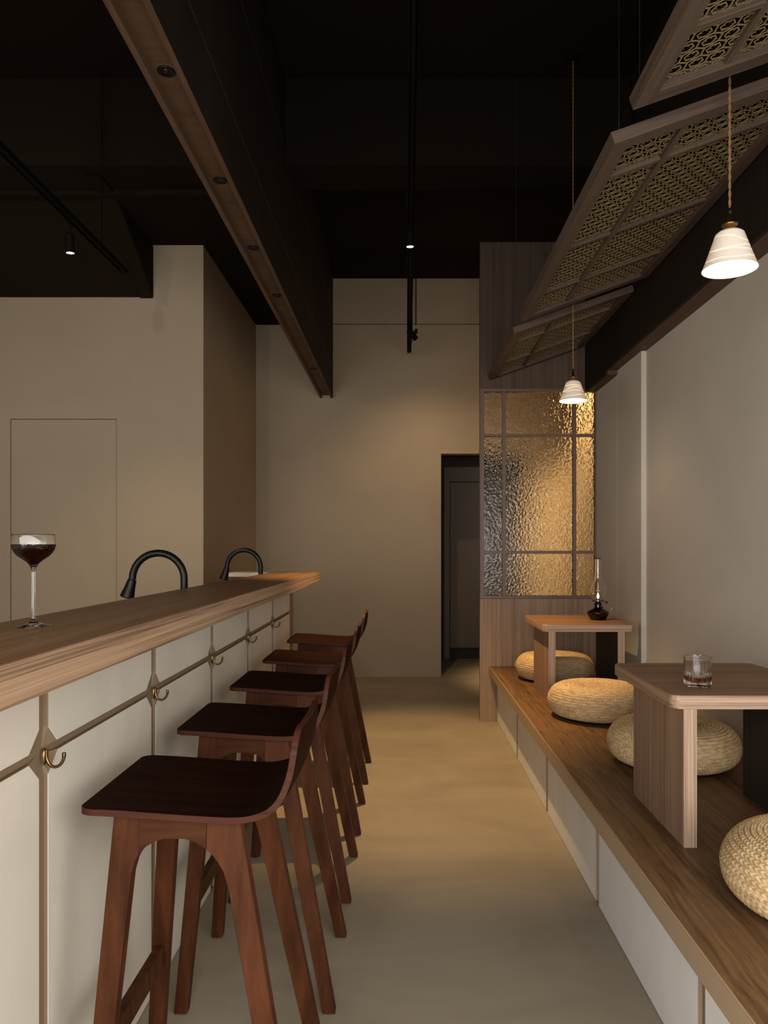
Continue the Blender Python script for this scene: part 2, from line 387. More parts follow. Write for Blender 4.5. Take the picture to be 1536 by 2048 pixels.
for y in gy[1:6]:
    if hm is None:
        hm = hook_mesh().build('coat_hook', M_brassh, bar, smooth=True); hk = hm
    else:
        hk = hm.copy(); COL.objects.link(hk)
    hk.parent = bar; hk.location = (PX-0.0008, y+0.004, HJ-0.002)
top = thing('bar_worktop', 'thick walnut slab worktop running along the bar', 'worktop')
MB().box(-0.82, -0.522, 0.30, BE-0.003, 1.0362, 1.0966).build('edge_body', M_edgeY, top, 0.002)
MB().box(-0.819, -0.5225, 0.301, BE-0.0035, 1.0966, 1.098).build('walnut_surface', M_walY, top)
# kitchen worktop behind the bar
kw = thing('kitchen_counter', 'low kitchen worktop with cabinets behind the bar', 'kitchen counter')
MB().box(-1.40, -0.802, 0.30, 4.70, 0.82, 0.85).build('worktop', simple('pale_stone', (0.4, 0.38, 0.34), 0.3), kw, 0.003)
MB().box(-1.36, -0.802, 0.30, 4.70, 0.0, 0.82).build('cabinet', M_partZ, kw)
ek = thing('end_shelf', 'pale low shelf unit past the far end of the bar, seen under the second tap', 'shelf')
MB().box(-1.15, -0.86, 4.93, 5.20, 1.060, 1.088).build('shelf_top', simple('cream_laminate', (0.55, 0.47, 0.36), 0.5), ek, 0.002)
MB().box(-1.14, -0.87, 4.96, 5.18, 0.0, 1.060).build('shelf_body', M_darkY, ek)

# ------------------------------------------------------------------ taps
def tap(loc, label, s=1.0):
    t = thing('kitchen_tap', label, 'tap', loc, group='black kitchen taps behind the bar')
    R = 0.1045*s; r = 0.0145*s; h = 1.244-loc[2]-R-r if s == 1.0 else 0.29
    h = 0.275*s if False else h
    MB().lathe([(0.0, 0.0), (0.028, 0.0), (0.028, 0.006), (0.02, 0.012), (0.02, 0.05), (0.0, 0.05)], 32).build('tap_base', M_black, t, smooth=False)
    P = [(0, 0, 0.04+(h-0.04)*i/6) for i in range(7)]
    for i in range(1, 23):
        a = PI*1.0*i/22*0.97
        P.append((-R+R*math.cos(a), 0, h+R*math.sin(a)))
    ex, ez = P[-1][0], P[-1][2]
    dx, dz = -math.sin(PI*0.97)*1, 0
    d = Vector((-0.10, 0, -1)).normalized()
    P.append((ex+d.x*0.010, 0, ez-0.012))
    MB().tube(P, r, 20).build('spout', M_black, t, smooth='angle')
    e = Vector(P[-1]); d = Vector((-0.30, 0, -1)).normalized()
    Q = [e+d*a for a in (0.0, 0.002, 0.03, 0.072, 0.076)]
    MB().tube([tuple(q) for q in Q], [0.013, 0.0175, 0.0205, 0.0285, 0.026], 24).build('spray_head', M_black, t, smooth=False)
    MB().tube([(0, 0.018, 0.035), (0, 0.045, 0.04), (0, 0.075, 0.055)], [0.009, 0.006, 0.005], 12).build('lever', M_black, t, smooth=True)
    for c in t.children: smooth_by_angle(c, 0.7)
    return t
tap((-0.880, 3.03, 0.85), 'black gooseneck kitchen tap behind the middle of the bar, the larger and nearer one')
tp2 = tap((-0.878, 4.66, 0.85), 'black gooseneck kitchen tap at the far end of the bar, the smaller looking one')
tp2.scale = (1, 1, 1.02)

# ------------------------------------------------------------------ raised bench platform
BXF, BXP, BT = 0.626, 0.686, 0.401
bench = thing('raised_bench', 'raised oak-topped seating platform with pale plaster front along the right wall', 'bench')
MB().box(BXP+0.010, 1.42, 0.85, 5.385, 0, 0.375).build('backing_board', M_tan, bench)
by = [5.38-0.9155*k for k in range(0, 6)]
for k in range(5):
    y1 = by[k]-0.02 if k else 5.384; y0 = max(by[k+1]+0.02, 0.85)
    MB().box(BXP, BXP+0.0102, y0, y1, 0.002, 0.341).build('plaster_panel', M_slab2, bench, 0.0009, 1, side=M_tan2)
MB().box(BXF, BXF+0.022, 0.85, 5.385, 0.341, 0.3985).build('fascia', M_fascia, bench, 0.0015)
MB().box(BXF+0.022, BXP+0.0101, 0.85, 5.385, 0.3405, 0.372).build('soffit_board', M_fascia, bench)
MB().box(BXF+0.0005, BXF+0.006, 0.85, 5.385, 0.3985, BT).build('edge_strip', simple('pale_edge_strip', (0.36, 0.24, 0.13), 0.45), bench)
for (y0, y1) in ((0.85, 3.0240), (3.0265, 5.385)):
    MB().box(BXF+0.0062, 1.42 if y1 < 4 else 1.392, y0, y1, 0.376, BT).build('plank', M_bench, bench, 0.0006)
MB().box(BXF+0.0062, 1.39, 3.022, 3.0285, 0.377, 0.4002).build('joint_strip', simple('joint_strip', (0.30, 0.19, 0.10), 0.5), bench)

# ------------------------------------------------------------------ glazed partition
PY = 5.392
part = thing('glazed_partition', 'tall wood partition with nine hammered glass panes beside the corridor', 'partition')
pxl, pxr = 0.561, 1.396
def WX(px): return (px-804)/F*PY
def WZ(py): return EYE+(1096-py)/F*PY
zl = WZ(1197); zt = WZ(778)
MB().box(pxl, pxr, PY, PY+0.05, 0.0, zl-0.002).build('lower_panel', M_partZ, part)
MB().box(pxl, pxl+0.004, PY-0.001, PY+0.051, zl-0.002, zt+0.002).build('edge_strip', M_frame, part)
xm = WX(1026.0)
MB().box(pxl, 0.660, PY, PY+0.05, zt+0.002, 3.449).box(0.661, 1.396, PY, PY+0.05, zt+0.002, 3.449).build('upper_panel', M_darkZ2, part)
vx = [WX(964.5), WX(967.4), WX(1005), WX(1011.8), WX(1146.5), WX(1152.8), WX(1191), WX(1199)]
vx[0] = pxl+0.004; vx[7] = pxr
hz = [zl, WZ(1191.3), WZ(1107.6), WZ(1101.6), WZ(873), WZ(867.5), WZ(783), zt+0.002]
fr = MB()
fr.box(vx[0], vx[1]+0.003, PY-0.004, PY+0.046, hz[0], hz[7]).box(vx[6]-0.003, vx[7], PY-0.004, PY+0.046, hz[0], hz[7])
fr.box(vx[1], vx[6], PY-0.004, PY+0.046, hz[0], hz[1]).box(vx[1], vx[6], PY-0.004, PY+0.046, hz[6], hz[7])
fr.build('frame', M_frame, part, 0.0015)
for a, b_ in ((2, 3), (4, 5)):
    MB().box(vx[a], vx[b_], PY+0.001, PY+0.041, hz[1], hz[6]).build('mullion', M_frame, part, 0.001)
for a, b_ in ((2, 3), (4, 5)):
    for c0, c1 in ((1, 2), (3, 4), (5, 6)):
        MB().box(vx[c0], vx[c1], PY+0.002, PY+0.040, hz[a], hz[b_]).build('glazing_bar', M_frame, part, 0.001)
# hammered glass
M_ham, nt, b = mat('hammered_glass')
b.inputs['Base Color'].default_value = (0.93, 0.88, 0.76, 1); b.inputs['Roughness'].default_value = 0.10
b.inputs['Transmission Weight'].default_value = 1.0; b.inputs['IOR'].default_value = 1.36; b.inputs['Specular IOR Level'].default_value = 0.25
tc = N(nt, 'ShaderNodeTexCoord'); mp = N(nt, 'ShaderNodeMapping'); mp.inputs['Scale'].default_value = (1, 0.05, 0.8)
nt.links.new(tc.outputs['Object'], mp.inputs[0])
nz = N(nt, 'ShaderNodeTexNoise'); nz.inputs['Scale'].default_value = 40; nz.inputs['Detail'].default_value = 1
nt.links.new(mp.outputs[0], nz.inputs[0])
mxv = N(nt, 'ShaderNodeMix', data_type='VECTOR'); mxv.inputs[0].default_value = 0.03
nt.links.new(mp.outputs[0], mxv.inputs[4]); nt.links.new(nz.outputs['Color'], mxv.inputs[5])
vo = N(nt, 'ShaderNodeTexVoronoi', feature='SMOOTH_F1'); vo.inputs['Scale'].default_value = 72; vo.inputs['Smoothness'].default_value = 0.5
nt.links.new(mxv.outputs[1], vo.inputs[0])
bp = N(nt, 'ShaderNodeBump'); bp.inputs['Strength'].default_value = 1.0; bp.inputs['Distance'].default_value = 0.004
nt.links.new(vo.outputs[0], bp.inputs['Height']); nt.links.new(bp.outputs[0], b.inputs['Normal'])
M_hfront = simple('glass_front_face', (0.93, 0.88, 0.76), 0.06, 0, **{'Transmission Weight': 1.0, 'IOR': 1.36, 'Specular IOR Level': 0.2})
ntf = M_hfront.node_tree; tcf = N(ntf, 'ShaderNodeTexCoord'); vf = N(ntf, 'ShaderNodeTexVoronoi', feature='SMOOTH_F1'); vf.inputs['Scale'].default_value = 60
bf = N(ntf, 'ShaderNodeBump'); bf.inputs['Strength'].default_value = 0.6; bf.inputs['Distance'].default_value = 0.004
ntf.links.new(tcf.outputs['Object'], vf.inputs[0]); ntf.links.new(vf.outputs[0], bf.inputs['Height']); ntf.links.new(bf.outputs[0], ntf.nodes['Principled BSDF'].inputs['Normal'])
for c0, c1 in ((1, 2), (3, 4), (5, 6)):
    for a, b_ in ((1, 2), (3, 4), (5, 6)):
        e = 0.0008
        MB().box(vx[c0]+e, vx[c1]-e, PY+0.018, PY+0.024, hz[a]+e, hz[b_]-e).build('glass_pane', M_ham, part, front=M_hfront)
# warm downlight in the passage behind the partition
lamp('passage_downlight', 'SPOT', (1.36, 6.45, 3.40), 760, (1.0, 0.70, 0.36), (1.70, 6.90, 1.0), spot_size=0.84, spot_blend=1.0, shadow_soft_size=0.05)
pl = thing('passage_lamp', 'small ceiling lamp in the passage behind the glass', 'lamp', (1.36, 6.45, 3.43))
MB().lathe([(0.0, 0.0), (0.03, 0.0), (0.03, 0.10), (0.0, 0.10)], 24).build('lamp_body', M_black, pl)
MB().tube([(0, 0, 0.1), (0, 0, 0.515)], 0.005, 8).build('stem', M_black, pl)

# ------------------------------------------------------------------ right bulkhead
bh = bpy.data.objects.new('trim_3', None); COL.objects.link(bh); bh['kind'] = 'structure'; bh['label'] = 'dark veneered boxed bulkhead running above the right wall'
MB().box(1.314, 1.332, 0.72, 4.308, 2.400, CEIL-0.002).box(1.314, 1.332, 4.308, 4.602, 2.400, 3.448).box(1.314, 1.332, 4.602, 5.388, 2.400, CEIL-0.002).build('front_board', M_darkZ, bh)
MB().box(1.332, 1.426, 0.72, 4.86, 2.401, 2.42).build('bottom_board', M_soffY, bh)
MB().box(1.332, 1.397, 4.86, 5.388, 2.372, 2.42).build('bottom_board', M_soffY, bh)
MB().box(1.314, 1.3319, 4.865, 5.388, 2.374, 2.3999).build('front_board', M_darkZ, bh)

# ------------------------------------------------------------------ lattice ceiling panels
TH = math.atan(0.354); PW = 0.672/math.cos(TH)
RW = 0.056; RH = 0.036; ML = 0.2535
def strip_ring(mb, pts_o, pts_i, w0, w1):
    n = len(pts_o); vs = [(p[0], p[1], w0) for p in pts_o]+[(p[0], p[1], w0) for p in pts_i]+[(p[0], p[1], w1) for p in pts_o]+[(p[0], p[1], w1) for p in pts_i]
    fs = []
    for i in range(n):
        j = (i+1) % n
        fs += [(i, j, n+j, n+i), (i, 2*n+i, 2*n+j, j), (n+i, n+j, 3*n+j, 3*n+i)]
    mb.add(vs, fs)
def fret_pane(u0, u1, v0, v1, w0=0.020, w1=0.0212):
    a, b2 = 0.060, 0.042
    mb = MB()
    j0 = int(v0/b2)-1; j1 = int(v1/b2)+2
    for j in range(j0, j1+1):
        off = (j % 2)*a/2
        for i in range(int(u0/a)-1, int(u1/a)+2):
            cx, cy = i*a+off, j*b2
            if cx < u0-a/2 or cx > u1+a/2 or cy < v0-b2*0.7 or cy > v1+b2*0.7: continue
            hy1 = b2*0.5+b2*0.17; hy2 = b2*0.5-b2*0.17
            hexo = [(0, hy1), (a/2, hy2), (a/2, -hy2), (0, -hy1), (-a/2, -hy2), (-a/2, hy2)]
            k = 0.905
            strip_ring(mb, [(cx+x, cy+y) for x, y in hexo], [(cx+x*k, cy+y*k) for x, y in hexo], w0, w1)
            # inner lobed ring and petals
            n = 12; po = []; pi_ = []
            for q in range(n):
                t = 2*PI*q/n
                rr = 0.66+0.05*math.cos(6*t)
                po.append((cx+a*0.5*rr*math.cos(t), cy+b2*0.60*rr*math.sin(t)))
                r2 = rr-0.115
                pi_.append((cx+a*0.5*r2*math.cos(t), cy+b2*0.60*r2*math.sin(t)))
            strip_ring(mb, po, pi_, w0-0.0006, w1)
            for q in range(6):
                t = 2*PI*(q+0.5)/6; c, s_ = math.cos(t), math.sin(t)
                A = (a*0.5*0.24*c, b2*0.6*0.24*s_); B = (a*0.5*0.55*c, b2*0.6*0.55*s_)
                nx, ny = -s_*0.0013, c*0.0013
                mb.add([(cx+A[0]-nx*.4, cy+A[1]-ny*.4, w0-0.001), (cx+B[0]-nx, cy+B[1]-ny, w0-0.001), (cx+B[0]+nx, cy+B[1]+ny, w0-0.001), (cx+A[0]+nx*.4, cy+A[1]+ny*.4, w0-0.001)], [(0, 1, 2, 3)])
    me = bpy.data.meshes.new('t'); me.from_pydata(mb.v, [], mb.f)
    bm = bmesh.new(); bm.from_mesh(me); bpy.data.meshes.remove(me)
    for co, no in (((u0, 0, 0), (-1, 0, 0)), ((u1, 0, 0), (1, 0, 0)), ((0, v0, 0), (0, -1, 0)), ((0, v1, 0), (0, 1, 0))):
        bmesh.ops.bisect_plane(bm, geom=bm.verts[:]+bm.edges[:]+bm.faces[:], plane_co=co, plane_no=no, clear_outer=True)
    me = bpy.data.meshes.new('fretwork'); bm.to_mesh(me); bm.free(); me.materials.append(M_fret)
    return me
def lattice(label, y0, y1, cross, zl_):
    L = y1-y0
    t = thing('lattice_panel', label, 'ceiling panel', (0.63, y0, zl_), (0, -TH, 0), group='tilted lattice panels hung over the bench')
    for u0, u1 in ((0, RW), (PW-RW, PW)):
        MB().box(u0, u1, RW+0.0003, L, 0, RH).build('side_rail', M_railY, t, 0.001)
    MB().box(0, PW, 0, RW, 0, RH).build('end_rail', M_railX, t, 0.001)
    MB().box(RW+0.0003, PW-RW-0.0003, L-RW, L, 0, RH).build('end_rail', M_railX, t, 0.001)
    MB().box(ML-0.011, ML+0.011, RW, L-RW, 0.008, 0.030).build('long_bar', M_railY, t, 0.001)
    cs = [c-y0 for c in cross]
    for c in cs:
        for u0, u1 in ((RW, ML-0.011), (ML+0.011, PW-RW)):
            MB().box(u0, u1, c-0.011, c+0.011, 0.008, 0.030).build('cross_bar', M_railX, t, 0.001)
    ed = [RW]+sum([[c-0.011, c+0.011] for c in sorted(cs)], [])+[L-RW]
    for i in range(0, len(ed), 2):
        for u0, u1 in ((RW, ML-0.011), (ML+0.011, PW-RW)):
            me = fret_pane(u0, u1, ed[i], ed[i+1])
            o = bpy.data.objects.new('fretwork', me); COL.objects.link(o); o.parent = t; o['kind'] = 'stuff'
    MB().box(RW-0.01, PW-RW+0.01, RW-0.01, L-RW+0.01, 0.0305, 0.0345).build('backing_board', M_fretback, t)
    return t
lattice('near gold fretwork lattice panel in a wood frame, cut off by the top right corner', 0.90, 2.045, (1.35, 1.77), 2.443)
lattice('middle gold fretwork lattice panel, the largest one, tilted over the bench', 2.22, 3.97, (2.49, 3.08, 3.62), 2.447)
lattice('far gold fretwork lattice panel touching the glazed partition', 4.20, 5.385, (4.50, 5.00), 2.452)
def wire(x, y, z0, z1, label):
    t = thing('suspension_wire', label, 'wire', (x, y, z0), group='thin wires carrying the lattice panels')
    MB().tube([(0, 0, 0.004), (0, 0, z1-z0)], 0.0011, 6).build('cable', M_steel, t)
    MB().lathe([(0, 0), (0.004, 0), (0.004, 0.012), (0.0015, 0.018), (0, 0.018)], 12).build('ferrule', M_brass, t)
wire(0.652, 2.255, 2.447+RH+0.004, CEIL, 'thin steel wire at the near left corner of the middle lattice panel')
wire(0.64, 2.02, 2.443+RH, CEIL, 'thin steel wire at the far left corner of the near lattice panel')
wire(0.645, 4.235, 2.452+RH+0.002, CEIL, 'thin steel wire at the near left corner of the far lattice panel')

# ------------------------------------------------------------------ tracks and spotlights
def track(loc, L, label, wires, skew=0.0):
    t = thing('light_track', label, 'light track', loc, (0, 0, skew))
    mb = MB().box(-0.020, 0.020, 0, L, 0, 0.006).box(-0.020, -0.016, 0, L, -0.020, 0).box(0.016, 0.020, 0, L, -0.020, 0).box(-0.006, 0.006, 0, L, -0.012, 0)
    mb.build('rail', M_blackrough, t)
    for yy in wires:
        MB().tube([(0, yy, 0.006), (0, yy, CEIL-loc[2])], 0.003, 6).build('hanger', M_blackrough, t)
    return t
tr = track((0.028, 0.6, 3.05), 6.30, 'long black ceiling track running down the middle of the room', (1.2, 2.9, 5.2), -0.006)
MB().box(0.023, 0.029, 5.96, 5.966, 0.0, CEIL-3.05).build('hanger_rod', M_blackrough, tr)
track((-1.70, 0.5, 2.95), 4.10, 'black ceiling track over the kitchen side on the left', (2.6, 3.75, 1.0))
def spot(name_label, loc, d, r, Ln, lit, hz_):
    t = thing('track_spotlight', name_label, 'spotlight', loc, group='black spotlights on the tracks')
    d = Vector(d).normalized(); q = d.to_track_quat('-Z', 'Y').to_matrix().to_4x4()
    def tf(mb): mb.v = [tuple(q @ Vector(p)) for p in mb.v]; return mb
    tf(MB().lathe([(0, Ln), (r*0.8, Ln), (r, Ln-0.006), (r, 0.0), (r*0.9, 0.0), (r*0.86, 0.010), (0, 0.010)], 32)).build('lamp_head', M_blackrough, t)
    if lit: tf(MB().lathe([(0, 0.004), (r*0.88, 0.004), (r*0.88, 0.009), (0, 0.009)], 28)).build('lens', emit('spot_lens_glow', (1.0, 0.86, 0.62), 14.0), t)
    c = q @ Vector((0, 0, Ln*0.75))
    MB().box(-0.012, 0.012, -0.04, 0.04, hz_-0.02, hz_).tube([(0, 0, hz_-0.01), tuple(c)], 0.006, 8).build('bracket', M_blackrough, t)
    return t
sp1 = (0.045, 4.20, 2.935)
spot('lit black cylinder spotlight hanging from the middle track, pointing down', sp1, (0.02, 0.02, -1), 0.0225, 0.085, True, 0.118)
spot('lit black cylinder spotlight on the left track', (-1.725, 3.90, 2.782), (0.03, 0.06, -1), 0.0235, 0.10, True, 0.170)
spot('unlit looking black spotlight near the far end of the middle track, tilted right', (0.115, 6.12, 2.955), (0.62, 0.45, -0.62), 0.0225, 0.10, False, 0.072)
lamp('track_light', 'SPOT', (sp1[0], sp1[1], sp1[2]-0.008), 310, WARM, (sp1[0]+0.14, sp1[1]+0.06, 0), spot_size=1.14, spot_blend=0.7, shadow_soft_size=0.018)
lamp('left_track_and_fill_light', 'SPOT', (-1.725, 3.90, 2.77), 45, WARM2, (-1.55, 4.6, 0.8), spot_size=1.5, spot_blend=0.9, shadow_soft_size=0.02)
for yy, xx in ((1.2, -2.1),):
    lamp('left_track_and_fill_light', 'SPOT', (-1.70, yy, 2.76), 40, (1.0, 0.86, 0.70), (xx, 5.3, 1.9), spot_size=1.3, spot_blend=1.0, shadow_soft_size=0.02)  # unseen fill spot without a lamp head, added to brighten the kitchen wall
lamp('far_track_light', 'SPOT', (0.14, 6.15, 2.95), 34, WARM2, (0.35, 7.28, 0.9), spot_size=2.0, spot_blend=1.0, shadow_soft_size=0.02)

# ------------------------------------------------------------------ porcelain pendants
M_shade, nt, b = mat('translucent_porcelain')
b.inputs['Base Color'].default_value = (0.90, 0.84, 0.76, 1); b.inputs['Roughness'].default_value = 0.35
tr_ = N(nt, 'ShaderNodeBsdfTranslucent'); tr_.inputs[0].default_value = (0.95, 0.80, 0.60, 1)
att = N(nt, 'ShaderNodeAttribute', attribute_name='thin')
mr = N(nt, 'ShaderNodeMapRange'); mr.inputs[3].default_value = 0.02; mr.inputs[4].default_value = 0.13
mixs = N(nt, 'ShaderNodeMixShader')
nt.links.new(att.outputs['Fac'], mr.inputs[0]); nt.links.new(mr.outputs[0], mixs.inputs[0])
nt.links.new(b.outputs[0], mixs.inputs[1]); nt.links.new(tr_.outputs[0], mixs.inputs[2])
nt.links.new(mixs.outputs[0], nt.nodes['Material Output'].inputs[0])
def shade_mesh(seed):
    rnd = random.Random(seed); seg = 120; nz_ = 70; H_ = 0.110
    ph = [rnd.uniform(0, 6.28) for _ in range(8)]
    lines = [(0.26, 0.08, 0), (0.47, 0.09, 1), (0.58, 0.07, 2), (0.80, 0.06, 3)]
    vs = []; fs = []; thin = []
    def rad(s): return 0.0765-(0.0765-0.0385)*s**0.93
    prof = [(i/(nz_-1)) for i in range(nz_)]
    for i in range(seg):
        a = 2*PI*i/seg
        for s in prof:
            x = 1-s; e = 0
            for (c, amp, k) in lines:
                yl = c+amp*math.sin(a*1+ph[k])+amp*0.5*math.sin(2*a+ph[k+4])+0.012*math.sin(5*a+ph[k])
                e = max(e, math.exp(-((x-yl)/0.011)**2))
            r = rad(s)-0.0011*e
            z = s*(H_-0.006)
            if s > 0.97: r -= 0.004*((s-0.97)/0.03)**2
            vs.append((r*math.cos(a), r*math.sin(a), z)); thin.append(e)
    for i in range(seg):
        j = (i+1) % seg
        for k in range(nz_-1): fs.append((i*nz_+k, j*nz_+k, j*nz_+k+1, i*nz_+k+1))
    # top dome
    base = len(vs); rings = [(rad(1)-0.006, H_-0.003), (rad(1)-0.014, H_), (0.008, H_+0.001)]
    for i in range(seg):
        a = 2*PI*i/seg
        for r, z in rings: vs.append((r*math.cos(a), r*math.sin(a), z)); thin.append(0)
    for i in range(seg):
        j = (i+1) % seg
        fs.append((i*nz_+nz_-1, j*nz_+nz_-1, base+j*3, base+i*3))
        for k in range(2): fs.append((base+i*3+k, base+j*3+k, base+j*3+k+1, base+i*3+k+1))
    # inner wall
    b2 = len(vs)
    for i in range(seg):
        a = 2*PI*i/seg
        for r, z in ((0.0765, 0), (0.0745, 0.0), (0.0715, 0.012), (0.037, H_-0.012)):
            vs.append((r*math.cos(a), r*math.sin(a), z)); thin.append(0.3)
    me = bpy.data.meshes.new('shade'); me.from_pydata(vs, [], fs+[(b2+i*4+k, b2+((i+1) % seg)*4+k, b2+((i+1) % seg)*4+k+1, b2+i*4+k+1) for i in range(seg) for k in range(1)])
    at = me.attributes.new('thin', 'FLOAT', 'POINT'); at.data.foreach_set('value', thin)
    me.polygons.foreach_set('use_smooth', [True]*len(me.polygons)); me.materials.append(M_shade); me.update()
    return me
M_bulb = emit('lit_bulb', (1.0, 0.83, 0.58), 9.0)
M_cord = simple('golden_twisted_cord', (0.27, 0.15, 0.065), 0.7)
def pendant(x, y, z, label, seed, e):
    t = thing('pendant_lamp', label, 'pendant lamp', (x, y, z), group='porcelain pendant lamps over the tables')
    o = bpy.data.objects.new('shade', shade_mesh(seed)); COL.objects.link(o); o.parent = t
    MB().lathe([(0.0, 0.0), (0.0715, 0.0), (0.0712, 0.003), (0.0, 0.004)], 48).build('diffuser', M_bulb, t).location.z = 0.003
    MB().lathe([(0, 0.111), (0.009, 0.111), (0.0095, 0.122), (0.021, 0.126), (0.0225, 0.130), (0.012, 0.134), (0.006, 0.140), (0.0052, 0.158), (0.0, 0.160)], 32).build('brass_cap', M_brass, t, smooth=True)
    MB().lathe([(0, 0.158), (0.006, 0.158), (0.006, 0.172), (0.003, 0.178), (0, 0.178)], 16).build('cord_grip', M_black, t, smooth=True)
    H2 = CEIL-z; n = int((H2-0.17)/0.006)
    for s_ in (0, PI):
        P = [(0.0021*math.cos(s_+i*0.75), 0.0021*math.sin(s_+i*0.75), 0.17+i*(H2-0.02-0.17)/(n-1)) for i in range(n)]
        MB().tube(P, 0.0021, 6).build('cord', M_cord, t, smooth=True)
    MB().lathe([(0, H2), (0.045, H2), (0.045, H2-0.012), (0.02, H2-0.022), (0.004, H2-0.026), (0, H2-0.026)], 32).build('canopy', M_blackrough, t, smooth=True)
    l = lamp('pendant_glow', 'POINT', (x, y, z+0.06), e*0.10, (1.0, 0.80, 0.58), shadow_soft_size=0.02)
    l2 = lamp('pendant_beam', 'SPOT', (x, y, z-0.004), e, WARM2, (x, y, 0), spot_size=2.4, spot_blend=0.6, shadow_soft_size=0.05)
    l.parent = None
pendant(0.944, 2.16, 2.052, 'near white porcelain pendant lamp, the larger looking one at upper right', 3, 1.6)
pendant(0.940, 4.12, 2.057, 'far white porcelain pendant lamp in front of the glazed partition', 8, 3.5)

# ------------------------------------------------------------------ low tables
def table(y, label):
    t = thing('low_table', label, 'table', (0.765, y, BT), group='low tables on the bench')
    W, D, Hh, T = 0.502, 0.60, 0.432, 0.040
    r = 0.028; o_ = []
    for cx, cy, a0 in ((W-r, r, -90), (W-r, D-r, 0), (r, D-r, 90), (r, r, 180)):
        for k in range(7):
            a = math.radians(a0+15*k); o_.append((cx+r*math.cos(a), cy+r*math.sin(a)))
    a_ = MB().prism(o_, lambda p, q, tt: (p, q, tt), Hh-T, Hh-0.0012).build('tabletop_edge', M_edgeY, t, 0.004, 3, side=M_edgeX)
    o2 = [(W/2+(p-W/2)*0.992, D/2+(q-D/2)*0.992) for p, q in o_]
    MB().prism(o2, lambda p, q, tt: (p, q, tt), Hh-0.0013, Hh).build('tabletop', M_walX, t)
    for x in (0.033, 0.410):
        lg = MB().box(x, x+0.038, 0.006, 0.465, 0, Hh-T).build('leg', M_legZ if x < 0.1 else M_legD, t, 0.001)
        MB().box(x+0.0008, x+0.0372, 0.004, 0.006, 0, Hh-T).build('leg_edge', M_edgeZ, lg)
table(2.12, 'low walnut table nearest the camera, carrying a glass of whisky')
table(4.08, 'low walnut table by the glazed partition, carrying an oil lamp')

# ------------------------------------------------------------------ woven round cushions
def cushion_mesh():
    R, Hc = 0.250, 0.160
    # profile (r, z) from the dimple centre over the top, round the side and under
    ctl = [(0.0, 0.128), (0.03, 0.128), (0.055, 0.134), (0.085, 0.148), (0.125, 0.158), (0.165, 0.158), (0.203, 0.150), (0.230, 0.130), (0.247, 0.098), (0.250, 0.068), (0.240, 0.036), (0.216, 0.013), (0.185, 0.004), (0.160, 0.003)]
    pts = []
    n = len(ctl)
    for i in range(n-1):
        p0 = ctl[max(i-1, 0)]; p1 = ctl[i]; p2 = ctl[i+1]; p3 = ctl[min(i+2, n-1)]
        for k in range(24):
            t = k/24
            pts.append(tuple(0.5*((2*p1[j])+(-p0[j]+p2[j])*t+(2*p0[j]-5*p1[j]+4*p2[j]-p3[j])*t*t+(-p0[j]+3*p1[j]-3*p2[j]+p3[j])*t**3) for j in (0, 1)))
    pts.append(ctl[-1]); P = np.array(pts)
    d = np.r_[0, np.cumsum(np.hypot(*np.diff(P, axis=0).T))]; Ltot = d[-1]
    rows = 30; per = 7
    s = np.linspace(0, Ltot, rows*per+1)
    r = np.interp(s, d, P[:, 0]); z = np.interp(s, d, P[:, 1]); r[0] = 0.0005
    dr = np.gradient(r, s); dz = np.gradient(z, s); nr, nz2 = -dz, dr
    nr, nz2 = -dz, dr
    # outward normal: on the top it points up
    sgn = np.where(True, 1, 1); nr, nz2 = -dz*1.0, dr*1.0
    row = s/Ltot*rows; v = row-np.floor(row); v[-1] = 1
    seg = 780; th = np.linspace(0, 2*PI, seg, endpoint=False)
    NB = 88
    TH2, V = np.meshgrid(th, v, indexing='ij'); RI = np.meshgrid(th, np.minimum(np.floor(row), rows-1), indexing='ij')[1]
    nb = NB
    ph = TH2/(2*PI)*nb - 1.0*np.abs(V-0.5)*2 + RI*0.37
    strand = np.abs(np.sin(PI*ph))**0.7
    env = np.sin(PI*np.clip(V, 0, 1))**0.55
    mid = 1-0.6*np.exp(-((V-0.5)/0.11)**2)
    fade = np.clip(r/0.06, 0.15, 1)[None, :]
    h = (0.0085*env*(0.30+0.70*strand*mid))*fade - 0.005
    X = (r[None, :]+h*nr[None, :])*np.cos(TH2); Y = (r[None, :]+h*nr[None, :])*np.sin(TH2); Z = z[None, :]+h*nz2[None, :]
    m = len(s); V3 = np.stack([X, Y, Z], -1).reshape(-1, 3)
    I, J = np.meshgrid(np.arange(seg), np.arange(m-1), indexing='ij'); I2 = (I+1) % seg
    Fc = np.stack([I*m+J, I*m+J+1, I2*m+J+1, I2*m+J], -1).reshape(-1, 4)
    me = bpy.data.meshes.new('woven_cover')
    me.vertices.add(len(V3)); me.vertices.foreach_set('co', V3.astype(np.float32).ravel())
    me.loops.add(Fc.size); me.loops.foreach_set('vertex_index', Fc.astype(np.int32).ravel())
    me.polygons.add(len(Fc)); me.polygons.foreach_set('loop_start', np.arange(0, Fc.size, 4, dtype=np.int32)); 
    me.update(calc_edges=True); me.validate()
    rnd = np.random.RandomState(2); key = (np.floor(ph)*2+(V > 0.5)+RI*997).astype(np.int64) % 4096
    tone = rnd.rand(4096)[key].reshape(-1)
    at = me.attributes.new('tone', 'FLOAT', 'POINT'); at.data.foreach_set('value', tone.astype(np.float32))
    me.polygons.foreach_set('use_smooth', [True]*len(me.polygons))
    return me
M_straw, nt, b = mat('woven_straw')
att = N(nt, 'ShaderNodeAttribute', attribute_name='tone')
c = ramp(nt, att.outputs['Fac'], [(0.0, (0.47, 0.315, 0.15)), (0.5, (0.59, 0.415, 0.22)), (1.0, (0.70, 0.53, 0.305))])
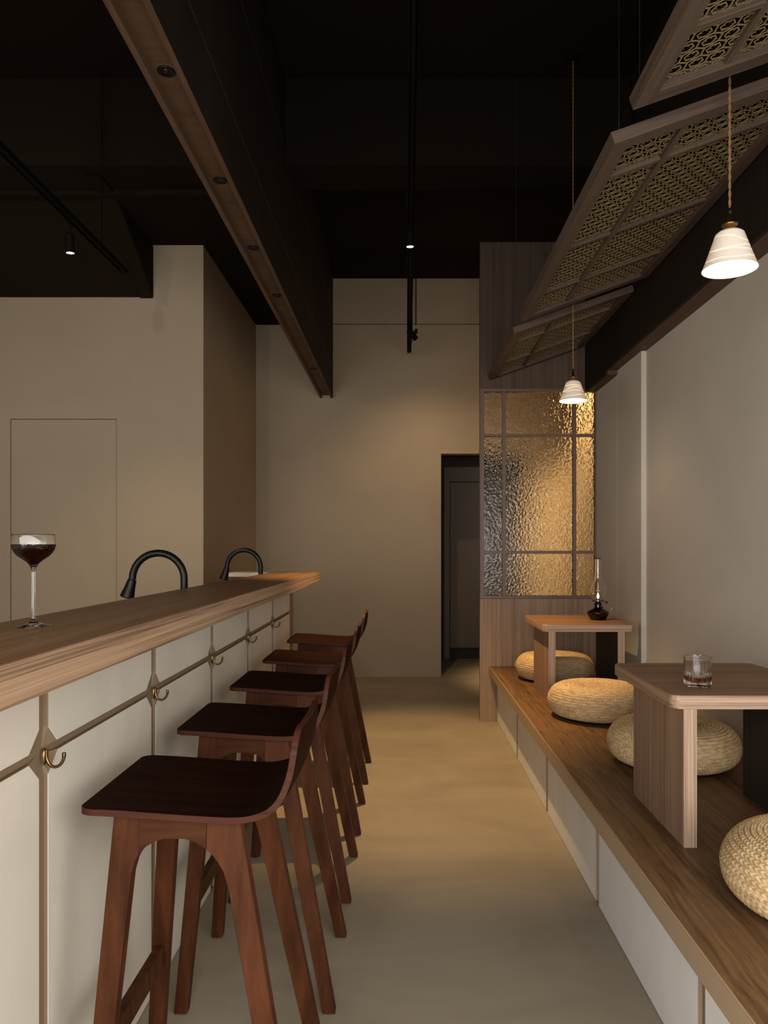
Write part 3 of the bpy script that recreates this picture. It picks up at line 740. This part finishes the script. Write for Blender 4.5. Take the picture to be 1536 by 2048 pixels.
nt.links.new(c, b.inputs['Base Color']); b.inputs['Roughness'].default_value = 0.55; b.inputs['Specular IOR Level'].default_value = 0.35
cm = cushion_mesh(); cm.materials.append(M_straw)
cu = None
spots = [((0.990, 4.87), 'round woven straw cushion farthest away, beyond the far table', 0.3),
         ((0.990, 3.79), 'round woven straw cushion in front of the far table, its whole left side in view', 0.0),
         ((1.070, 2.965), 'round woven straw cushion half hidden behind the leg of the near table', 1.1),
         ((1.020, 1.765), 'round woven straw cushion nearest the camera, cut by the right edge', 2.0)]
for (xy, lab, rz) in spots:
    t = thing('woven_cushion', lab, 'cushion', (xy[0], xy[1], BT), (0, 0, rz), group='round woven cushions on the bench')
    o = bpy.data.objects.new('woven_cover', cm); COL.objects.link(o); o.parent = t; o.location.z = 0.004
    if cu is None:
        cu = MB().lathe([(0.0, 0.0), (0.196, 0.0), (0.202, 0.004), (0.198, 0.012), (0.0, 0.012)], 64).build('base_pad', M_black, t)
    else:
        c2 = cu.copy(); COL.objects.link(c2); c2.parent = t

# ------------------------------------------------------------------ bar stools
def spline(ctl, k=8):
    out = []; n = len(ctl)
    for i in range(n-1):
        p0 = ctl[max(i-1, 0)]; p1 = ctl[i]; p2 = ctl[i+1]; p3 = ctl[min(i+2, n-1)]
        for q in range(k):
            t = q/k
            out.append(tuple(0.5*((2*p1[j])+(-p0[j]+p2[j])*t+(2*p0[j]-5*p1[j]+4*p2[j]-p3[j])*t*t+(-p0[j]+3*p1[j]-3*p2[j]+p3[j])*t**3) for j in range(len(p1))))
    out.append(ctl[-1]); return out
stool = thing('bar_stool', 'x', 'stool', (-0.39, 1.605, 0), group='dark wooden bar stools along the counter')
prof = spline([(-.225, .757), (-.15, .7535), (-.098, .750), (0, .743), (.07, .740), (.105, .744), (.135, .756), (.158, .781), (.177, .827), (.185, .873), (.187, .899)], 6)
cum = [0]
for a, b_ in zip(prof, prof[1:]): cum.append(cum[-1]+math.dist(a, b_))
Lp = cum[-1]
def halfw(s):
    w_ = 0.186; rr = 0.026; d = s
    if d < rr: w_ = 0.186-rr+math.sqrt(max(rr*rr-(rr-d)**2, 0))
    d = Lp-s; rr = 0.055
    w2 = 0.178
    if d < rr: w2 = 0.178-rr+math.sqrt(max(rr*rr-(rr-d)**2, 0))
    if s > Lp-0.16:
        k = (s-(Lp-0.16))/0.16; w_ = 0.186*(1-k)+0.178*k
        if Lp-s < 0.055: w_ = w2
    return max(w_, 0.02)
nt_ = 25; sv = []; sf = []; TK = 0.013
ss = []
for i in range(len(prof)): ss.append((prof[i], cum[i]))
# finer samples near the ends
def at(s):
    for i in range(len(cum)-1):
        if cum[i+1] >= s:
            k = (s-cum[i])/(cum[i+1]-cum[i]); p = [prof[i][j]*(1-k)+prof[i+1][j]*k for j in (0, 1)]
            return p
    return list(prof[-1])
samp = [0.0, .001, .004, .009, .016, .025, .035]+[0.05+(Lp-0.12)*k/46 for k in range(47)]+[Lp-x for x in (.055, .042, .03, .02, .012, .006, .002, 0)]
samp = sorted(set(round(x, 5) for x in samp))
def shell_pt(s, t, side):
    p = at(s); q0 = at(max(s-0.006, 0)); q1 = at(min(s+0.006, Lp))
    tx, tz = q1[0]-q0[0], q1[1]-q0[1]; l = math.hypot(tx, tz) or 1; nx, nz_ = -tz/l, tx/l
    hw = halfw(s); y = hw*t
    dish = 0.006*(1-(y/0.186)**2)*math.sin(PI*min(max(s/Lp, 0), 1))
    bw = max(0, (s-(Lp-0.15))/0.15)
    dish += -0.012*bw*((y/0.186)**2)*-1 if bw > 0 else 0
    off = -dish if bw <= 0 else -0.006*(1-(y/0.186)**2)*math.sin(PI*s/Lp)+0.010*bw*(y/0.186)**2
    off -= TK*side
    return (p[0]+nx*off, y, p[1]+nz_*off)
m = len(samp)
for side in (0, 1):
    for s in samp:
        for j in range(nt_):
            sv.append(shell_pt(s, -1+2*j/(nt_-1), side))
o2 = m*nt_
topf = []; edgef = []
for i in range(m-1):
    for j in range(nt_-1):
        a = i*nt_+j; topf.append((a, a+1, a+nt_+1, a+nt_)); topf.append((o2+a, o2+a+nt_, o2+a+nt_+1, o2+a+1))
for i in range(m-1):
    for j in (0, nt_-1):
        a = i*nt_+j; edgef.append((a, a+nt_, o2+a+nt_, o2+a))
for i in (0, m-1):
    for j in range(nt_-1):
        a = i*nt_+j; edgef.append((a, a+1, o2+a+1, o2+a))
me = bpy.data.meshes.new('seat_shell'); me.from_pydata(sv, [], topf+edgef)
me.materials.append(M_seat); me.materials.append(M_ply)
for i, p in enumerate(me.polygons): p.material_index = 0 if i < len(topf) else 1
bm = bmesh.new(); bm.from_mesh(me); bmesh.ops.recalc_face_normals(bm, faces=bm.faces)
for f in bm.faces: f.smooth = True
for e in bm.edges:
    if len(e.link_faces) == 2 and e.link_faces[0].material_index != e.link_faces[1].material_index: e.smooth = False
bm.to_mesh(me); bm.free()
so = bpy.data.objects.new('seat', me); COL.objects.link(so); so.parent = stool
md = so.modifiers.new('bevel', 'BEVEL'); md.width = 0.0025; md.segments = 2; md.limit_method = 'ANGLE'; md.angle_limit = 0.9
ZT = 0.7335
fl = [(-.168, ZT), (-.2197, 0.004), (-.185, 0.004), (-.157, .33), (-.132, .62), (-.1255, .645), (-.118, .659), (-.118, ZT)]
ap = [(-.1178, ZT), (-.1178, .6595), (-.104, .6735), (-.088, .683), (-.07, .688), (-.03, .688), (-.012, .683), (.004, .6745), (.0115, .6685), (.0115, ZT)]
rl = [(.0118, ZT), (.0118, .668), (.022, .659), (.034, .645), (.046, .625), (.056, .595), (.109, .33), (.178, .004), (.2117, .004), (.15, .33), (.0743, ZT)]
def rib(poly, sgn):
    def fn(p, q, t): return (p, sgn*(0.152+0.060*(1-q/0.74)-t), q)
    return MB().prism(poly, fn, 0, 0.030)
for sgn in (-1, 1):
    rib(fl, sgn).build('leg', M_stool, stool, 0.0012, 1)
    rib(rl, sgn).build('leg', M_stool, stool, 0.0012, 1)
    rib([(p, q) for p, q in ap], sgn).build('side_apron', M_stoolX, stool, 0)
    for fx in (-.2023, .195):
        MB().lathe([(0, 0), (0.008, 0), (0.008, 0.005), (0, 0.005)], 12, (fx, sgn*(0.197), 0)).build('glide', M_black, stool)
MB().box(-.150, -.130, -0.125, 0.125, 0.672, 0.733).build('front_apron', M_stool, stool, 0.001)
MB().box(.022, .042, -0.125, 0.125, 0.672, 0.733).build('rear_apron', M_stool, stool, 0.001)
MB().box(-.190, -.168, -0.158, 0.158, 0.268, 0.318).build('footrest', M_stool, stool, 0.003)
stool['label'] = 'dark brown wooden bar stool nearest the camera, its seat largest in view'
for y, lab in ((2.215, 'second nearest dark brown wooden bar stool in the row'),
               (2.84, 'third dark brown wooden bar stool, the middle one of five'),
               (3.47, 'fourth dark brown bar stool, its seat lit reddish, second from the far end'),
               (4.17, 'farthest dark brown bar stool, its reddish lit seat by the end of the bar')):
    dup(stool, (-0.39, y, 0), lab)

# ------------------------------------------------------------------ glasses
wg = thing('wine_glass', 'stemmed glass of dark red wine on the bar top', 'glass', (-0.709, 1.443, 1.0983))
outer = [(0.0, 0.0), (0.030, 0.0), (0.0325, 0.0010), (0.0322, 0.0020), (0.022, 0.0042), (0.010, 0.0085), (0.0050, 0.0140), (0.0036, 0.022), (0.0033, 0.060), (0.0034, 0.100), (0.0044, 0.110), (0.0080, 0.1195), (0.0160, 0.1275), (0.0290, 0.1370), (0.0370, 0.1480), (0.0398, 0.1590), (0.0392, 0.1690), (0.0379, 0.1772), (0.0375, 0.1778)]
inner = [(0.0371, 0.1772), (0.0384, 0.1690), (0.0390, 0.1590), (0.0362, 0.1484), (0.0284, 0.1377), (0.0155, 0.1283), (0.0070, 0.1215), (0.0, 0.1190)]
sp = spline([p for p in outer], 3)+spline(inner, 3)
sp = [(max(r, 0), z) for r, z in sp]
MB().lathe(sp, 64).build('glass_body', M_glass, wg, smooth=True)
wi = [(0.0, 0.1194), (0.0076, 0.1208), (0.0158, 0.1279), (0.02875, 0.1373), (0.0367, 0.1481), (0.0394, 0.1588), (0.0, 0.1589)]
o = MB().lathe(spline(wi[:-1], 4)+[wi[-1]], 64).build('wine', M_wine, wg); smooth_by_angle(o, 0.9)
kg = thing('whisky_glass', 'cut glass tumbler with a little whisky on the near table', 'glass', (0.895, 2.27, BT+0.4322))
R0 = 0.0405; seg = 96; vs = []; fs = []
po = [(0.0, 0.0, 0), (0.034, 0.0, 0), (0.0375, 0.002, .5), (0.0388, 0.008, 1), (0.0393, 0.016, 1), (0.0397, 0.026, 1), (0.040, 0.034, .9), (0.0402, 0.040, .3), (R0, 0.046, 0), (R0, 0.066, 0), (R0, 0.0870, 0), (0.0400, 0.0878, 0), (0.0385, 0.0870, 0), (0.0382, 0.060, 0), (0.0365, 0.030, 0), (0.0350, 0.0185, 0), (0.030, 0.0150, 0), (0.0, 0.0145, 0)]
n = len(po)
for i in range(seg):
    a = 2*PI*i/seg
    for r, z, k in po:
        rr = r-k*0.0026*(0.5+0.5*math.cos(a*24)) if k else r
        vs.append((rr*math.cos(a), rr*math.sin(a), z))
for i in range(seg):
    for k in range(n-1): fs.append((i*n+k, ((i+1) % seg)*n+k, ((i+1) % seg)*n+k+1, i*n+k+1))
o = MB().add(vs, fs).build('glass_body', M_glass, kg); smooth_by_angle(o, 0.5)
o = MB().lathe([(0, 0.0149), (0.0298, 0.0154), (0.0352, 0.0184), (0.0360, 0.0225), (0.0366, 0.0295), (0, 0.0296)], 64).build('whisky', M_whisky, kg); smooth_by_angle(o, 0.9)

# ------------------------------------------------------------------ oil lamp
ol = thing('oil_lamp', 'lit glass oil lamp with dark bowl and tall chimney on the far table', 'lamp', (1.142, 4.37, BT+0.4325))
o = MB().lathe([(0, 0), (0.043, 0), (0.046, 0.004), (0.058, 0.026), (0.063, 0.038), (0.0635, 0.041), (0.060, 0.047), (0.042, 0.058), (0.026, 0.066), (0.020, 0.072), (0.019, 0.086), (0, 0.086)], 48).build('oil_bowl', M_oil, ol); smooth_by_angle(o, 0.7)
o = MB().lathe([(0, 0.086), (0.022, 0.086), (0.022, 0.094), (0.015, 0.097), (0.015, 0.104), (0.034, 0.106), (0.035, 0.109), (0.012, 0.112), (0.006, 0.120), (0, 0.120)], 32).build('burner', M_black, ol); smooth_by_angle(o, 0.7)
mb = MB()
for k in range(12):
    a = 2*PI*k/12; c, s_ = math.cos(a), math.sin(a)
    mb.tube([(0.031*c, 0.031*s_, 0.108), (0.033*c, 0.033*s_, 0.122), (0.0335*c, 0.0335*s_, 0.127)], 0.0011, 5)
mb.tube([(0.03, 0, 0.100), (0.048, 0, 0.100)], 0.0015, 6).lathe([(0, -0.002), (0.009, -0.002), (0.009, 0.002), (0, 0.002)], 12, (0, 0, 0))
vv = len(mb.v)
mb.v[-48:] = [(z+0.050, x, y+0.100) for x, y, z in mb.v[-48:]]
mb.build('gallery_and_knob', M_black, ol)
ch = spline([(0.029, 0.110), (0.034, 0.125), (0.0475, 0.160), (0.048, 0.175), (0.040, 0.198), (0.024, 0.228), (0.0205, 0.250), (0.0185, 0.300), (0.0175, 0.358)], 5)
ci = [(r-0.0015, z) for r, z in reversed(ch)]
MB().lathe(ch+ci, 48, close=True).build('chimney', M_glass, ol, smooth=True)
P = [(0.052+0.016*math.sin(PI*i/10)*1.0, 0, 0.042+0.040*(1-math.cos(PI*i/10))/2*1.0) for i in range(11)]
P = [(0.056, 0, 0.046)]+[(0.060+0.020*math.sin(PI*i/8), 0, 0.048+0.018*(1-math.cos(PI*i/8))) for i in range(9)]+[(0.045, 0, 0.078), (0.022, 0, 0.070)]
MB().tube(P, 0.003, 10).build('handle', M_glass, ol, smooth=True)
MB().lathe([(0, 0.120), (0.004, 0.124), (0.0070, 0.133), (0.0045, 0.146), (0.0, 0.158)], 16).build('flame', emit('flame', (1.0, 0.62, 0.22), 60.0), ol, smooth=True)
lamp('flame_light', 'POINT', (1.142, 4.37, BT+0.4325+0.135), 0.8, (1.0, 0.55, 0.2), shadow_soft_size=0.006)
